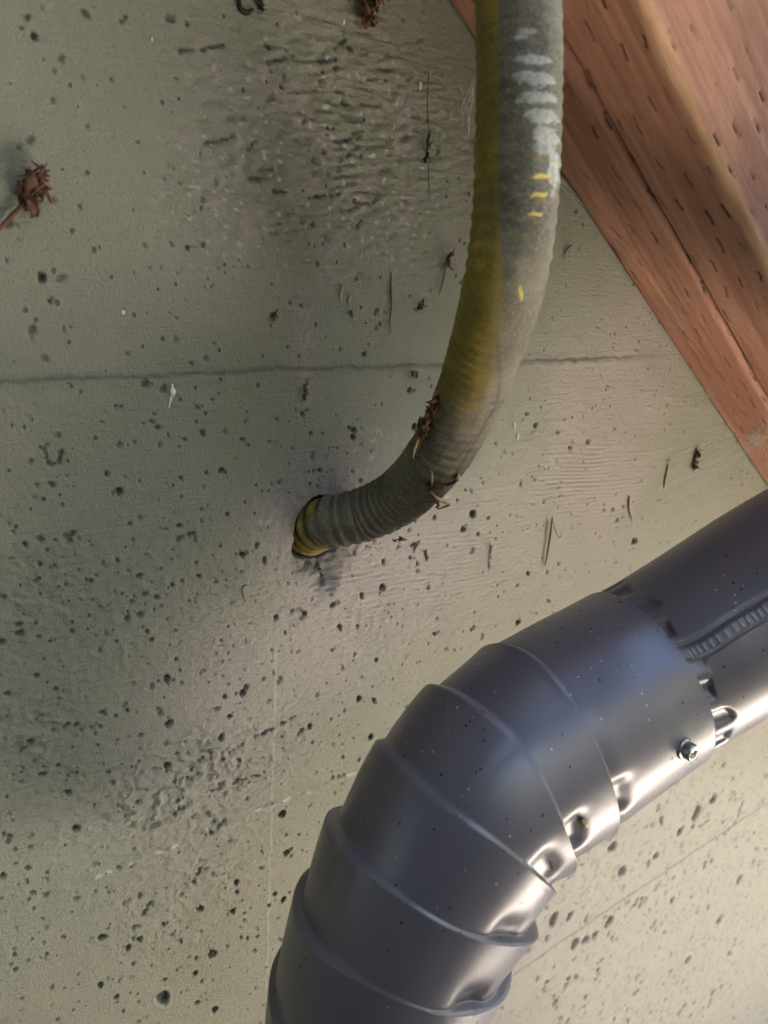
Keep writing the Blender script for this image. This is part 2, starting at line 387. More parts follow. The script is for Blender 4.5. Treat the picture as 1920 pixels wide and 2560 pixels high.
    h -= .55*g1*(.75+.25*noise2(X*300, Z*300, 97)); h += .35*m1*np.exp(-((d1+.0022)/.0014)**2)*(.6+.4*noise2(X*120, 0*X, 98))
    h += .25*sstep(.0, .003, -d1)*m1
    d2, m2 = seam(-.2515, -2, .23, .05)
    h += .8*m2*np.exp(-((d2)/.0013)**2)*(.55+.6*noise2(X*90, 0*X, 99)).clip(0, 1.2)
    h += .35*m2*sstep(-.001, .001, -d2)
    d3, m3 = seam(-.4895, -.2, 1.2)
    g3 = np.exp(-(d3/.0011)**2)*m3*(X > .2)
    h -= .6*g3; h += .4*m3*np.exp(-((d3-.0025)/.0013)**2)
    d4, m4_ = seam(-.62, .5, 1.1, .1); h -= .35*np.exp(-(d4/.0012)**2)*m4_
    # vertical hairlines of runny paint
    hair = 0
    for (xa, ya, xb, yb, amp) in [(690, 1620, 660, 2580, 1.0), (640, 1150, 626, 1450, .4), (752, -20, 748, 130, -1.0), (712, 1110, 708, 1260, -.5), (1065, 180, 1072, 500, -.5), (692, 1540, 690, 1640, .5), (290, 2380, 520, 2190, .45)]:
        A, B = pix(xa, ya), pix(xb, yb); L = np.linalg.norm(B-A); T = (B-A)/L
        s = (X-A[0])*T[0]+(Z-A[2])*T[2]; d = (X-A[0])*T[2]-(Z-A[2])*T[0]
        d = d+.0007*noise2(s*90, 0*s, int(xa))
        w = np.exp(-(d/.00042)**2)*sstep(-.004, .004, s)*(1-sstep(L-.004, L+.004, s))
        w = w*(.45+.55*noise2(s*160, 0*s, int(xa)+3)).clip(.1, 1)
        h += .42*amp*w; hair = hair+np.clip(w*amp, 0, 1)*.75
    # pits
    pit = np.zeros_like(h); dep = np.zeros_like(h); rim = np.zeros_like(h)
    rng = np.random.RandomState(5)
    def dig(cx, cz, ra, rb, ang, depth, dark, sd):
        R = max(ra, rb)*1.9
        i0, i1 = np.searchsorted(x, [cx-R, cx+R]); j0, j1 = np.searchsorted(z, [cz-R, cz+R])
        if i1-i0 < 1 or j1-j0 < 1: return
        dx = X[i0:i1, j0:j1]-cx; dz = Z[i0:i1, j0:j1]-cz
        c, s = math.cos(ang), math.sin(ang)
        u = (dx*c+dz*s)/ra; v = (-dx*s+dz*c)/rb
        th = np.arctan2(v, u); r = np.hypot(u, v)
        r = r*(1+.11*np.sin(2*th+sd)+.08*np.sin(3*th+sd*2.3)+.04*np.sin(5*th+sd*4.1))
        m = 1-sstep(.62, 1.06, r)
        dep[i0:i1, j0:j1] = np.maximum(dep[i0:i1, j0:j1], m*depth)
        pit[i0:i1, j0:j1] = np.maximum(pit[i0:i1, j0:j1], (1-sstep(.72, .98, r))*dark)
        rim[i0:i1, j0:j1] = np.maximum(rim[i0:i1, j0:j1], np.exp(-((r-1.3)/.22)**2)*min(1, depth/1.2)*(.4+.6*math.sin(sd)**2))
    for row in PITS.replace('\n', '').split(';'):
        a, b, r = [float(q) for q in row.split()]
        c0 = pix(a, b); k = np.linalg.norm(pix(a, b+10)-c0)/10
        rr = (r+.4)*k*.90
        dig(c0[0], c0[2], rr*(.8+.25*rng.rand()), rr*(.85+.4*rng.rand()), rng.rand()*.8-.4, min(2.6, rr*1100), .95, rng.rand()*6)
    for (a, b, la, lb, an) in LONG_PITS:
        c0 = pix(a, b)
        ca, sa = math.cos(math.radians(an)), math.sin(math.radians(an))
        e = pix(a+la*ca, b-la*sa)-c0; L = np.hypot(e[0], e[2]); an3 = math.atan2(e[2], e[0])
        kx = np.linalg.norm(pix(a, b+10)-c0)/10
        npc = 4 if la > 15 else 2
        for q in range(npc):
            tt = (q+.5)/npc*2-1+rng.uniform(-.12, .12)
            dig(c0[0]+e[0]*tt+rng.normal()*lb*kx*.4, c0[2]+e[2]*tt+rng.normal()*lb*kx*.4, L/npc*1.15, max(lb*kx*.75, .0007), an3+rng.uniform(-.3, .3), rng.uniform(.7, 1.5), rng.uniform(.5, .95), rng.rand()*6)
    # scattered small bug holes
    for _ in range(2600):
        a, b = rng.uniform(-60, 1980), rng.uniform(-60, 2620)
        if rng.rand() > (.18 if b < 1000 else .5)+(.3 if (b > 1300 and a < 900) else 0): continue
        c0 = pix(a, b)
        rr = .00055+.0009*rng.rand()**3
        dig(c0[0], c0[2], rr, rr*rng.uniform(.8, 1.5), rng.rand()*3, rng.uniform(.4, 1.2), rng.uniform(.35, .95), rng.rand()*6)
    for _ in range(4200):       # the strongly pocked stretch to the lower right
        xx = rng.uniform(.22, 1.05); z2 = CAM[2]-rng.uniform(.25, 1.0)
        a, b = proj(np.array([xx, 0, z2]))
        if not (a > 1180 and b > 1850 and a < 2100 and b < 2700): continue
        if rng.rand() > .5+.5*noise2(np.array([xx*14.]), np.array([z2*14.]), 7)[0]: continue
        rr = .0008+.0024*rng.rand()**3
        dig(xx, z2, rr, rr*rng.uniform(.8, 1.9), rng.uniform(-.5, .5), rng.uniform(.5, 1.6), rng.uniform(.35, .9), rng.rand()*6)
    h += .22*rim
    # the hole the pipe comes out of, broken away below
    hc, hT = HOLE; dx = X-hc[0]; dz = Z-hc[2]
    wob2 = 1+.10*noise2(np.arctan2(dz, dx)*2, 0*X, 3)
    dn = dx*hT[0]+dz*hT[2]
    rh = np.sqrt(np.clip(dx*dx+dz*dz-dn*dn, 0, None))/wob2
    hole = 1-sstep(.0106, .0116+.0022*sstep(.003, .010, -dz), rh)
    hb = pix(800, 1385); spall = np.exp(-(((X-hb[0])/.014)**2+((Z-hb[2])/.0105)**2)**1.5)
    hb2 = pix(812, 1440); spall = np.maximum(spall, .8*np.exp(-(((X-hb2[0])/.0065)**2+((Z-hb2[2])/.009)**2)**1.5))
    h -= 3.4*spall*(1+.5*noise2(X*260, Z*260, 15)); 
    around = np.exp(-(np.hypot(dx, dz)/.030)**4)
    h += .45*around*noise2(X*260, Z*260, 16)
    Y = -(h-dep)*mm+hole*.022
    P[..., 1] = Y
    crack = (crev*.6+crev2*.35+g1*.9*(.6+.4*noise2(X*150, 0*X, 98)).clip(0, 1)+g3*.55).clip(0, 1)
    pit = np.maximum(pit, crack); pit = np.maximum(pit, hole*.9)
    stain = (spall*.95).clip(0, 1)
    stain = np.maximum(stain, .5*np.exp(-((d1)/.0022)**2)*m1*(.5+.5*noise2(X*60, Z*60, 8)).clip(0, 1))
    b2 = blob(915, 700, 16, 22); stain = np.maximum(stain, .55*b2*(.5+.6*noise2(X*400, Z*400, 9)).clip(0, 1))
    stain = np.maximum(stain, lr*.35*sstep(.35, .7, fbm(X*160, Z*140, 93, 2)))
    # brown washed dust, streaks of it on the torn part
    dust_and_bounce = .55*torn*sstep(.0, .6, fbm(X*60, Z*90, 101, 3))+.5*sstep(.1, .7, fbm(X*7+2, Z*7, 103, 3))*sstep(500, 1200, px)
    dust_and_bounce = dust_and_bounce+.7*np.exp(-((X-pix(762, 900)[0])/.004)**2)*sstep(880, 1000, py+200)*(1-sstep(1000, 1040, py))*(noise2(X*500, Z*250, 105) > .05)
    dust_and_bounce = dust_and_bounce+.4*around+.80*(blob(1150, 1330, 420, 260)+.8*blob(650, 1700, 420, 200, 30)).clip(0, 1)*(.6+.4*fbm(X*14, Z*14, 121, 2)).clip(0, 1)  # broad mauve blobs: bounced sky and timber light painted into the colour
    chip = .8*np.clip(hair, 0, 1)+torn*.7*sstep(.50, .68, noise2(X*330, Z*520, 107))
    chip = chip+.6*m2*np.exp(-((d2)/.0012)**2)*sstep(.1, .5, noise2(X*200, Z*200, 109))
    chip = chip+.4*blob(930, 1110, 50, 60)*sstep(.2, .5, noise2(X*420, Z*260, 111))+.5*blob(665, 1300, 22, 40)*sstep(.2, .5, noise2(X*420, Z*300, 112))
    me = mesh_np('concrete_wall', P.reshape(-1, 3), grid_faces(nx, nz, flip=True))
    for nme, v in (('pit', pit), ('stain', stain), ('dust_and_bounce', dust_and_bounce), ('chip', chip), ('speck', lr)):
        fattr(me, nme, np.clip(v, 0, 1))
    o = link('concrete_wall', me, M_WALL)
    tag(o, 'olive grey painted concrete wall with small holes, seams and rough paint behind the pipes', 'wall')
    # body of the wall behind the skin
    V = np.array([(a, b, c) for a in (-2.2, 4.5) for b in (.03, .2) for c in (0, 4.0)])
    me2 = mesh_np('wall_core', V, np.array([[0, 1, 3, 2], [4, 6, 7, 5], [0, 4, 5, 1], [2, 3, 7, 6], [1, 5, 7, 3], [0, 2, 6, 4]]))
    link('wall_core', me2, M_WALL, o, smooth=False)

# ------------------------------------------------------------------ the stringer: two plies of treated lumber
B_DIR = np.array([math.cos(math.radians(-35.26)), 0, math.sin(math.radians(-35.26))])
B_UP = np.array([-B_DIR[2], 0, B_DIR[0]])
E0 = pix(1400, 440)                              # a point on the lower inner edge
BR = np.array([B_DIR, [0, 1, 0], B_UP])          # local (along, y, up)
def build_ply(parent, y_near, y_far, drop, seed, y_side_visible):
    """a plank: underside, room-side face, top, wall side; displaced surface with incising slits"""
    rng = np.random.RandomState(seed)
    thick = y_near-y_far; hgt = .235
    rc = .0035
    # section, going: wall-side bottom -> underside -> rounded corner -> side face -> top -> back
    sec = [(0.0, 0.0035), (.0005, .0018), (.0012, .0008), (.0022, .0002), (.003, 0)]
    for q in np.linspace(.0036, thick-rc, max(3, int((thick-rc)/.0007))): sec.append((q, 0))
    for a in np.linspace(0, math.pi/2, 7)[1:]: sec.append((thick-rc+rc*math.sin(a), rc-rc*math.cos(a)))
    nfine = int(.16/.0012) if y_side_visible else 20
    for q in np.linspace(rc, .17, nfine)[1:]: sec.append((thick, q))
    sec += [(thick, hgt-.002), (thick-.002, hgt), (.002, hgt), (0, hgt-.002)]
    sec = np.array(sec); ns = len(sec)
    nrm = np.zeros_like(sec)
    d = np.roll(sec, -1, 0)-np.roll(sec, 1, 0); nrm[:, 0] = d[:, 1]; nrm[:, 1] = -d[:, 0]
    nrm /= np.linalg.norm(nrm, axis=1)[:, None]
    per = np.r_[0, np.cumsum(np.linalg.norm(np.diff(sec, axis=0), axis=1))]
    s = np.concatenate([np.linspace(-.55, -.16, 12)[:-1], np.linspace(-.16, .48, 760)[:-1], np.linspace(.48, 1.25, 20)])
    S, Q = np.meshgrid(s, per, indexing='ij')
    h = .16*fbm(S*12, Q*240, seed, 3)+.10*fbm(S*160, Q*420, seed+5, 2)
    slit = np.zeros_like(S)
    # staggered rows of incising marks, run along the grain
    q0 = .0045
    rows = np.arange(q0, thick+.16, .0095)
    for i, rq in enumerate(rows):
        ph = rng.uniform(0, .018)
        for k in range(-12, 30):
            sc = k*.0205+ph+(i % 2)*.010+rng.normal()*.0012; qc = rq+rng.normal()*.0009
            if rng.rand() < .22: continue
            L = rng.uniform(.0028, .0052); wd = rng.uniform(.00038, .00055)
            i0, i1 = np.searchsorted(s, [sc-L*1.6, sc+L*1.6]); j0, j1 = np.searchsorted(per, [qc-.003, qc+.003])
            if i1-i0 < 2 or j1-j0 < 1: continue
            u = (S[i0:i1, j0:j1]-sc)/L; v = (Q[i0:i1, j0:j1]-qc-.0004*np.sin(u*2+k)-.0008*u*(rng.rand()-.5))/(wd*(1+.5*(np.abs(u) > .7)))
            m = np.exp(-(v*v)*1.1)*(1-sstep(.75, 1.05, np.abs(u)))*rng.uniform(.3, 1)
            slit[i0:i1, j0:j1] = np.maximum(slit[i0:i1, j0:j1], m)
    h -= .8*slit
    edge = np.exp(-((Q-(thick+.001))/.004)**2)*(.55+.5*fbm(S*30, Q*200, seed+9, 2)).clip(0, 1)
    if not y_side_visible: edge *= 0
    y = y_far+0*S; P = np.zeros(S.shape+(3,))
    a = sec[None, :, 0]+nrm[None, :, 0]*h*.001; b = sec[None, :, 1]+nrm[None, :, 1]*h*.001
    # slight bow of the plank
    b = b+drop+.0012*np.sin(S*5+seed)
    P = E0[None, None, :]*np.array([1, 0, 1])+S[..., None]*B_DIR+b[..., None]*B_UP
    P[..., 1] = -(y_far+a)
    me = mesh_np('plank', P.reshape(-1, 3), grid_faces(len(s), ns, wrap_v=True))
    # end caps
    fattr(me, 'slit', slit); fattr(me, 'edge', edge)
    loc = ((P.reshape(-1, 3)-E0) @ BR.T)
    me.vertices.foreach_set('co', loc.astype(np.float32).ravel())
    o = bpy.data.objects.new('plank', me); COL.objects.link(o); me.materials.append(M_WOOD)
    me.polygons.foreach_set('use_smooth', np.ones(len(me.polygons), dtype=bool))
    o.parent = parent
    return o
st = empty('stair_stringer', E0, 'sloping double stringer of red brown treated lumber fixed along the wall at upper right', 'stair stringer')
st.rotation_euler = Matrix([[*BR.T[0]], [*BR.T[1]], [*BR.T[2]]]).to_euler()
build_ply(st, .0412, .0005, .0, 3, False)
build_ply(st, .0800, .0422, -.0012, 8, True)

# open-riser treads carried by the stringer, above the picture
tb = box('tread', 0, .23, -.66, -.002, 0, .038, M_GREYWOOD)
bpy.context.view_layer.update()
stm = st.matrix_world.inverted()
for k in range(-3, 9):
    xx = .28+k*.25
    b = tb if k == -3 else tb.copy()
    if k != -3: COL.objects.link(b)
    b.parent = st; b.matrix_parent_inverse = stm
    b.location = (xx, 0, E0[2]-(xx-E0[0])*math.tan(math.radians(35.26))+.235/math.cos(math.radians(35.26))+.004)
# ------------------------------------------------------------------ flexible pipe
CP = [(738, 1345, -.026), (772, 1326, -.0075), (812, 1309, .003), (868, 1297, .0105), (928, 1279, .0175), (1010, 1234, .032), (1096, 1138, .055), (1160, 1020, .070), (1208, 890, .085),
      (1258, 720, .101), (1285, 540, .103), (1295, 340, .099), (1298, 140, .092), (1293, -40, .085), (1282, -260, .076), (1268, -500, .066), (1262, -760, .058)]
cpts = [pix(a, b, o) for a, b, o in CP]
_C, _s = spline(cpts, 2000); _k = np.argmin(abs(_C[:, 1])); HOLE = (_C[_k], tangents(_C)[_k])
build_wall()
def build_conduit():
    C, s = spline(cpts, 900); T = tangents(C); n = len(C)
    # parallel transport starting from the far end
    N1 = np.zeros_like(C); v = np.array([0, -1.0, 0])
    for i in range(n-1, -1, -1):
        v = v-T[i]*(v@T[i]); v /= np.linalg.norm(v); N1[i] = v
    N2 = np.cross(T, N1)
    nt = 128; th = np.linspace(0, 2*np.pi, nt, endpoint=False)
    S, TH = np.meshgrid(s, th, indexing='ij')
    r0 = .0112
    ease = np.ones_like(S)
    bare_end = s[np.argmax(C[:, 1] < -.0042)]      # the jacket paint stops just outside the hole
    lip = bare_end+.0016*np.sin(TH*2+1)+.0008*np.sin(TH*5)
    bare = 1-sstep(-.0003, .0003, S-lip)
    pitch = .0043
    ribs = np.cos(2*np.pi*S/pitch)
    amp = np.where(bare > .5, .0006, .00020+.00006*noise2(S*30, TH, 4)+.00014*sstep(.16, .10, S))
    R = r0+amp*ribs-bare*.0006+.00018*noise2(S*110, TH*3, 5)+.0005*np.exp(-((S-lip-.0006)/.0006)**2)
    P = C[:, None, :]+R[..., None]*(np.cos(TH)[..., None]*N1[:, None, :]+np.sin(TH)[..., None]*N2[:, None, :])
    px, py = proj(P)
    nrm = (np.cos(TH)[..., None]*N1[:, None, :]+np.sin(TH)[..., None]*N2[:, None, :])
    facing = ((CAM-P)*nrm).sum(-1) > -.02
    xb = np.interp(py, [-400, 0, 400, 600, 720, 790, 860, 920, 1000, 1060, 1100], [1240, 1246, 1246, 1250, 1258, 1247, 1243, 1232, 1205, 1175, 1080])
    xb = xb+3*noise2(S*500, TH*0, 6)+6*noise2(S*160, TH*0, 7)*(py > 600)
    soft = np.interp(py, [0, 700, 900, 1100], [3, 3, 14, 30])
    yel = 1/(1+np.exp((px-xb)/soft*2.2))*(1-sstep(960, 1080, py+70*noise2(S*260, TH*7, 9)))*facing*(.9+.25*noise2(S*60, TH*3, 19)).clip(.6, 1)
    yel = np.maximum(yel, bare)
    pale_blotch = np.zeros_like(S)  # irregular pale blotches on the upper right of the pipe
    for (cx, cy, rx, ry) in [(1318, 80, 26, 9), (1300, 92, 16, 7), (1335, 150, 42, 13), (1315, 192, 28, 15), (1350, 200, 34, 20), (1345, 245, 46, 16), (1300, 252, 10, 8), (1355, 292, 40, 22), (1365, 345, 30, 38), (1385, 420, 14, 60)]:
        q = ((px-cx)/rx)**2+((py-cy)/ry)**2+.55*noise2(px/11, py/7, 12)+.35*noise2(px/4, py/3, 13)-.35*ribs
        pale_blotch = np.maximum(pale_blotch, (1-sstep(.7, 1.3, q))*facing)
    pale_blotch *= .62+.3*noise2(px/9, py/14, 18)
    chip = np.zeros_like(S)
    for (cx, cy, rx, ry, an) in [(1355, 441, 22, 6, 12), (1348, 487, 22, 6.5, 14), (1340, 535, 18, 5.5, 8), (1303, 735, 5.5, 16, 0), (1293, 252, 5, 5, 0), (1300, 205, 4, 6, 0)]:
        a = math.radians(an); dx = px-cx; dy = cy-py
        u = (dx*math.cos(a)+dy*math.sin(a))/rx; v = (-dx*math.sin(a)+dy*math.cos(a))/ry+.5*np.sin(u*3)
        chip = np.maximum(chip, (1-sstep(.8, 1.15, u*u+v*v))*facing)
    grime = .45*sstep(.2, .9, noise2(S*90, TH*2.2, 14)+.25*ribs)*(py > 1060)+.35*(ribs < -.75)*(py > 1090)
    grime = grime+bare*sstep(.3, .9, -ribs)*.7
    # paint splits along the outside of the bend
    for pl in [[(1243, 850), (1250, 930), (1247, 985), (1236, 1022), (1212, 1058), (1196, 1092), (1172, 1130), (1150, 1165), (1136, 1190)], [(1192, 1088), (1165, 1118), (1140, 1150)], [(1236, 1010), (1258, 1003)]]:
        for (x0, y0), (x1, y1) in zip(pl[:-1], pl[1:]):
            L2 = (x1-x0)**2+(y1-y0)**2
            tt = np.clip(((px-x0)*(x1-x0)+(py-y0)*(y1-y0))/L2, 0, 1)
            dd = np.hypot(px-x0-tt*(x1-x0), py-y0-tt*(y1-y0))+2*noise2(S*400, TH*20, 17)
            grime = np.maximum(grime, .85*np.exp(-(dd/3.2)**2)*facing)
    par = empty('flexible_pipe', cpts[0]*np.array([1, 0, 1]), 'thick flexible pipe, olive paint over yellow, curving out of a hole in the wall', 'pipe')
    F = grid_faces(n, nt, wrap_v=True)
    k = int(np.searchsorted(s, bare_end+.0002))
    def part(name, i0, i1):
        me = mesh_np(name, P[i0:i1].reshape(-1, 3), grid_faces(i1-i0, nt, wrap_v=True))
        for nme, vv in (('yellow', yel), ('pale_blotch', pale_blotch), ('chip', chip), ('grime', grime)):
            fattr(me, nme, np.clip(vv[i0:i1], 0, 1))
        return link(name, me, M_COND, par)
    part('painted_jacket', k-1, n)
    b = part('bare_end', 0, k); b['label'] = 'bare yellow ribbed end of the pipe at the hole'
    return P, px, py, nrm, facing
CONDP = build_conduit()

# ------------------------------------------------------------------ downspout
OFF = .105
AX = [(2900, 700), (2350, 1215), (1920, 1492), (1760, 1596), (1600, 1695), (1446, 1790), (1336, 1862), (1229, 1948), (1153, 2038), (1076, 2169), (1009, 2312), (948, 2480), (912, 2680), (905, 2950), (920, 3300)]
def plane_axis(lst):
    return [pix(a, b, float(np.interp(a, [1300, 1600, 1760, 1920, 2350, 2900], [OFF, .108, .117, .127, .155, .185]))) for a, b in lst]
SP = empty('downspout', pix(1600, 1697, OFF), 'round dark taupe metal downspout with a pleated elbow crossing in front of the wall', 'downspout')
ax_all, s_all = spline(plane_axis(AX), 4000); T_all = tangents(ax_all)
apx, apy = proj(ax_all)
def s_at(px_, py_):
    return s_all[np.argmin((apx-px_)**2+(apy-py_)**2)]
def frame_at(s):
    C = np.stack([np.interp(s, s_all, ax_all[:, k]) for k in range(3)], 1)
    T = np.stack([np.interp(s, s_all, T_all[:, k]) for k in range(3)], 1); T /= np.linalg.norm(T, axis=1)[:, None]
    A = np.tile(np.array([0, -1.0, 0]), (len(s), 1)); A = A-T*(A*T).sum(1)[:, None]; A /= np.linalg.norm(A, axis=1)[:, None]; B = np.cross(T, A)     # A towards the camera side, B across
    B /= np.linalg.norm(B, axis=1)[:, None]
    return C, T, A, B
# B points to the inside or the outside of the bend?
_, _, _, Bt = frame_at(np.array([s_at(1087, 2175)]))
ctr = pix(1800, 2300, OFF)-pix(1087, 2175, OFF)
INS = 1.0 if Bt[0]@ctr > 0 else -1.0             # sin(th)*INS = +1 on the inside of the bend
S_COLLAR = s_at(1606, 1694)
R_ELB = .0383; R_PIPE = .0369
CREASE = [s_at(*p) for p in [(1357, 1858), (1246, 1950), (1170, 2038), (1090, 2172), (1020, 2317), (968, 2483)]]
def build_elbow():
    s1 = s_at(935, 2640)
    s = np.concatenate([np.linspace(S_COLLAR, CREASE[0]-.01, 90)[:-1], np.linspace(CREASE[0]-.01, CREASE[5]+.005, 640)[:-1], np.linspace(CREASE[5]+.005, s1, 40)])
    C, T, A, B = frame_at(s); n = len(s); nt = 280
    th = np.linspace(0, 2*np.pi, nt, endpoint=False)
    S, TH = np.meshgrid(s, th, indexing='ij')
    ins = np.sin(TH)*INS                          # 1 inside, -1 outside
    R = np.full_like(S, R_ELB)-.0010*sstep(CREASE[0]-.004, CREASE[0]+.004, S)
    cr = np.array(CREASE)
    PHI = np.degrees(np.arctan2(ins, np.cos(TH)))
    J = np.interp(PHI, [-180, -96, -84, -72, -60, -30, -12, 6, 30, 90, 180], [.0030, .0036, .0030, .0016, .0006, .0006, .0014, .0024, .0030, .0030, .0040])
    Wd = np.interp(PHI, [-180, -90, -65, -50, -30, 0, 90, 180], [.0012, .0014, .0012, .0009, .0005, .0004, .0004, .0012])
    for i, c in enumerate(cr):
        nxt = cr[i+1] if i+1 < len(cr) else c+.03
        gap_n = nxt-c
        cc = c+.0016*np.cos(TH+i)+.0008*np.sin(3*TH+i*2)
        u = S-cc; amp = (1+.30*math.sin(i*2.1+1))*(.55 if i == 0 else 1)
        up = sstep(-1, 1, u/Wd)
        R += up*J*amp*np.clip(1-np.clip(u, 0, 1)/gap_n, 0, 1)**1.15
        # the upstream piece is necked in where the lip overlaps it
        R -= .0007*np.exp(-np.clip(-u, 0, 1)/.0018)*(u < Wd)*sstep(-.6, -.1, ins)
        # pressed dimple just before the crease, on the inside of the bend
        dim = (np.exp(-((ins+.06-.03*math.sin(i*3))/.17)**4)+.35*np.exp(-((ins-.45)/.12)**2))*(np.cos(TH) > 0)
        R -= .0024*np.exp(-((u+.0030)/.0046)**2)*(u < Wd)*dim*(1+.3*math.sin(i*1.7))
    # rolled collar edge, end flare
    R -= .0002*sstep(.0012, .0, S-S_COLLAR)
    R += .00050*noise2(S*35+3, ins*1.9, 33)*sstep(cr[0]-.02, cr[0]+.01, S)+.00006*noise2(S*90, ins*4, 34)
    Dr = np.cos(TH)[..., None]*A[:, None, :]+np.sin(TH)[..., None]*B[:, None, :]
    P = C[:, None, :]+R[..., None]*Dr
    # turn the collar rim inward (sheet thickness)
    rim = C[0][None, :]+(R_ELB-.0006)*Dr[0]; rim2 = C[14][None, :]+(R_ELB-.0007)*Dr[0]
    P = np.concatenate([rim2[None], rim[None], P], 0)
    me = mesh_np('elbow', P.reshape(-1, 3), grid_faces(n+2, nt, wrap_v=True))
    o = link('elbow', me, M_SPOUT, SP)
    o['label'] = 'pleated elbow of the downspout'
    return P, Dr
ELB = build_elbow()

def build_straight():
    s = np.concatenate([np.linspace(0, s_at(2350, 1215), 20)[:-1], np.linspace(s_at(2350, 1215), S_COLLAR-.05, 120)[:-1], np.linspace(S_COLLAR-.05, S_COLLAR+.02, 150)])
    C, T, A, B = frame_at(s); n = len(s); nt = 380
    th = np.linspace(0, 2*np.pi, nt, endpoint=False)
    S, TH = np.meshgrid(s, th, indexing='ij')
    # angle of the lock seam: through photo point (1838, 1578)
    sg = np.linspace(s_at(2350, 1215), S_COLLAR, 300); c1, t1, a1, b1 = frame_at(sg); qg = np.linspace(-1.7, 1.7, 340)
    PP = c1[:, None]+R_PIPE*(np.cos(qg)[None, :, None]*a1[:, None]+np.sin(qg)[None, :, None]*b1[:, None])
    ga, gb = proj(PP); kk = np.unravel_index(np.argmin((ga-1850)**2+(gb-1560)**2), ga.shape)
    q0 = qg[kk[1]]
    R = np.full_like(S, R_PIPE)
    d = (TH-q0+np.pi) % (2*np.pi)-np.pi; d = d*INS*R_PIPE            # metres across, + towards the inside of the bend
    # lock seam: groove, raised flat band, crisp lower edge
    body = sstep(S_COLLAR+.001, S_COLLAR-.002, S)
    band = sstep(-.0030, -.0024, d)*(1-sstep(.0022, .0024, d))
    R += .0007*band-.0006*np.exp(-((d+.0036)/.0009)**2)-.0007*np.exp(-((d-.0028)/.0005)**2)
    tick = np.clip(np.cos(2*np.pi*S/.0030)-.35, 0, 1)
    R += .00016*tick*sstep(-.0022, -.0017, d)*(1-sstep(.0015, .0018, d))
    # crimped end: short flutes running into the collar
    ph = TH*18
    ln = .0150+.0025*np.sin(ph/2+.6)
    fl = sstep(0, .004, ln-(S_COLLAR-S))
    away = 1-np.exp(-((d)/.006)**4)
    R += fl*away*(.0009*np.sign(np.cos(ph))*np.abs(np.cos(ph))**.5-.0007)
    R += .00010*noise2(S*20, d*30, 43)
    Dr = np.cos(TH)[..., None]*A[:, None, :]+np.sin(TH)[..., None]*B[:, None, :]
    P = C[:, None, :]+R[..., None]*Dr
    me = mesh_np('straight_pipe', P.reshape(-1, 3), grid_faces(n, nt, wrap_v=True))
    o = link('straight_pipe', me, M_SPOUT, SP)
build_straight()

def surf_point(PP, Dr, px_, py_):
    a, b = proj(PP); f = ((CAM-PP)*Dr).sum(-1) > 0
    k = np.argmin(np.where(f, (a-px_)**2+(b-py_)**2, 1e12)); return PP.reshape(-1, 3)[k], Dr.reshape(-1, 3)[k]

def ring_mesh(name, profile, nseg, M, hexa=False):
    """revolve (r, z) profile; M = 4x4 placement"""
    V = []
    for (r, zz) in profile:
        for k in range(nseg):
            a = 2*math.pi*k/nseg
            V.append(M @ Vector((r*math.cos(a), r*math.sin(a), zz)))
    me = mesh_np(name, np.array([list(v) for v in V]), grid_faces(len(profile), nseg, wrap_v=True))
    return me
def build_screw():
    # nearest point of the collar to the photo position of the screw
    p, nr = surf_point(ELB[0][2:], np.broadcast_to(ELB[1], ELB[0][2:].shape), 1712, 1872)
    Q = Vector(nr).to_track_quat('Z', 'Y').to_matrix().to_4x4(); Q.translation = Vector(p)
    e = empty('screw', p, 'hex head screw', None); del e['label']
    e.parent = SP; e.matrix_parent_inverse = Matrix.Translation(-Vector(SP.location))
    def part(name, me, smooth):
        o = bpy.data.objects.new(name, me); COL.objects.link(o); me.materials.append(M_STEEL)
        if smooth: me.polygons.foreach_set('use_smooth', np.ones(len(me.polygons), dtype=bool))
        o.parent = e; o.matrix_parent_inverse = Matrix.Translation(-Vector(e.location))
    part('washer_flange', ring_mesh('washer_flange', [(.0001, -.0010), (.0038, -.0010), (.0039, .0004), (.0035, .0008), (.0028, .0009)], 40, Q), True)
    part('hex_head', ring_mesh('hex_head', [(.0031, .0005), (.0031, .0034), (.0028, .0038), (.0022, .0038), (.0019, .0033), (.00005, .0032)], 6, Q), False)
build_screw()

# ------------------------------------------------------------------ small litter on the wall and pipes
def strand(verts, faces, pts, r0, r1, flat=1.0, nseg=6, n=9, up=None):
    C, _ = spline(pts, n); T = tangents(C); v = np.array([.3, -1, .2]) if up is None else np.array(up, float)
    base = len(verts)
    for i in range(n):
        a = v-T[i]*(v@T[i]); a /= np.linalg.norm(a)+1e-9; b = np.cross(T[i], a)
        f = i/(n-1); r = (r0*(1-f)+r1*f)*(.35+.65*math.sin(math.pi*min(1, max(0, .12+f*.80))))
        for k in range(nseg):
            q = 2*math.pi*k/nseg
            verts.append(C[i]+a*math.cos(q)*r*flat+b*math.sin(q)*r)
    for i in range(n-1):
        for k in range(nseg):
            k2 = (k+1) % nseg
            faces.append((base+i*nseg+k, base+i*nseg+k2, base+(i+1)*nseg+k2, base+(i+1)*nseg+k))
def litter(name, strands, mat, label, cat, group=None):
    V, Fc = [], []
    for st_ in strands: strand(V, Fc, *st_[:3], **(st_[3] if len(st_) > 3 else {}))
    V = np.array(V); c = V.mean(0)
    if label.startswith('wispy'): kind = 'stuff'
    else: kind = None
    o = link(name, mesh_np(name, V-c, np.array(Fc)), mat); o.location = [float(x) for x in c]
    return tag(o, label, cat, group, kind)
def W_(pts, off=.0009):
    return [pix(p[0], p[1], p[2] if len(p) > 2 else off) for p in pts]
NG = 'dry pine needles stuck to the wall'
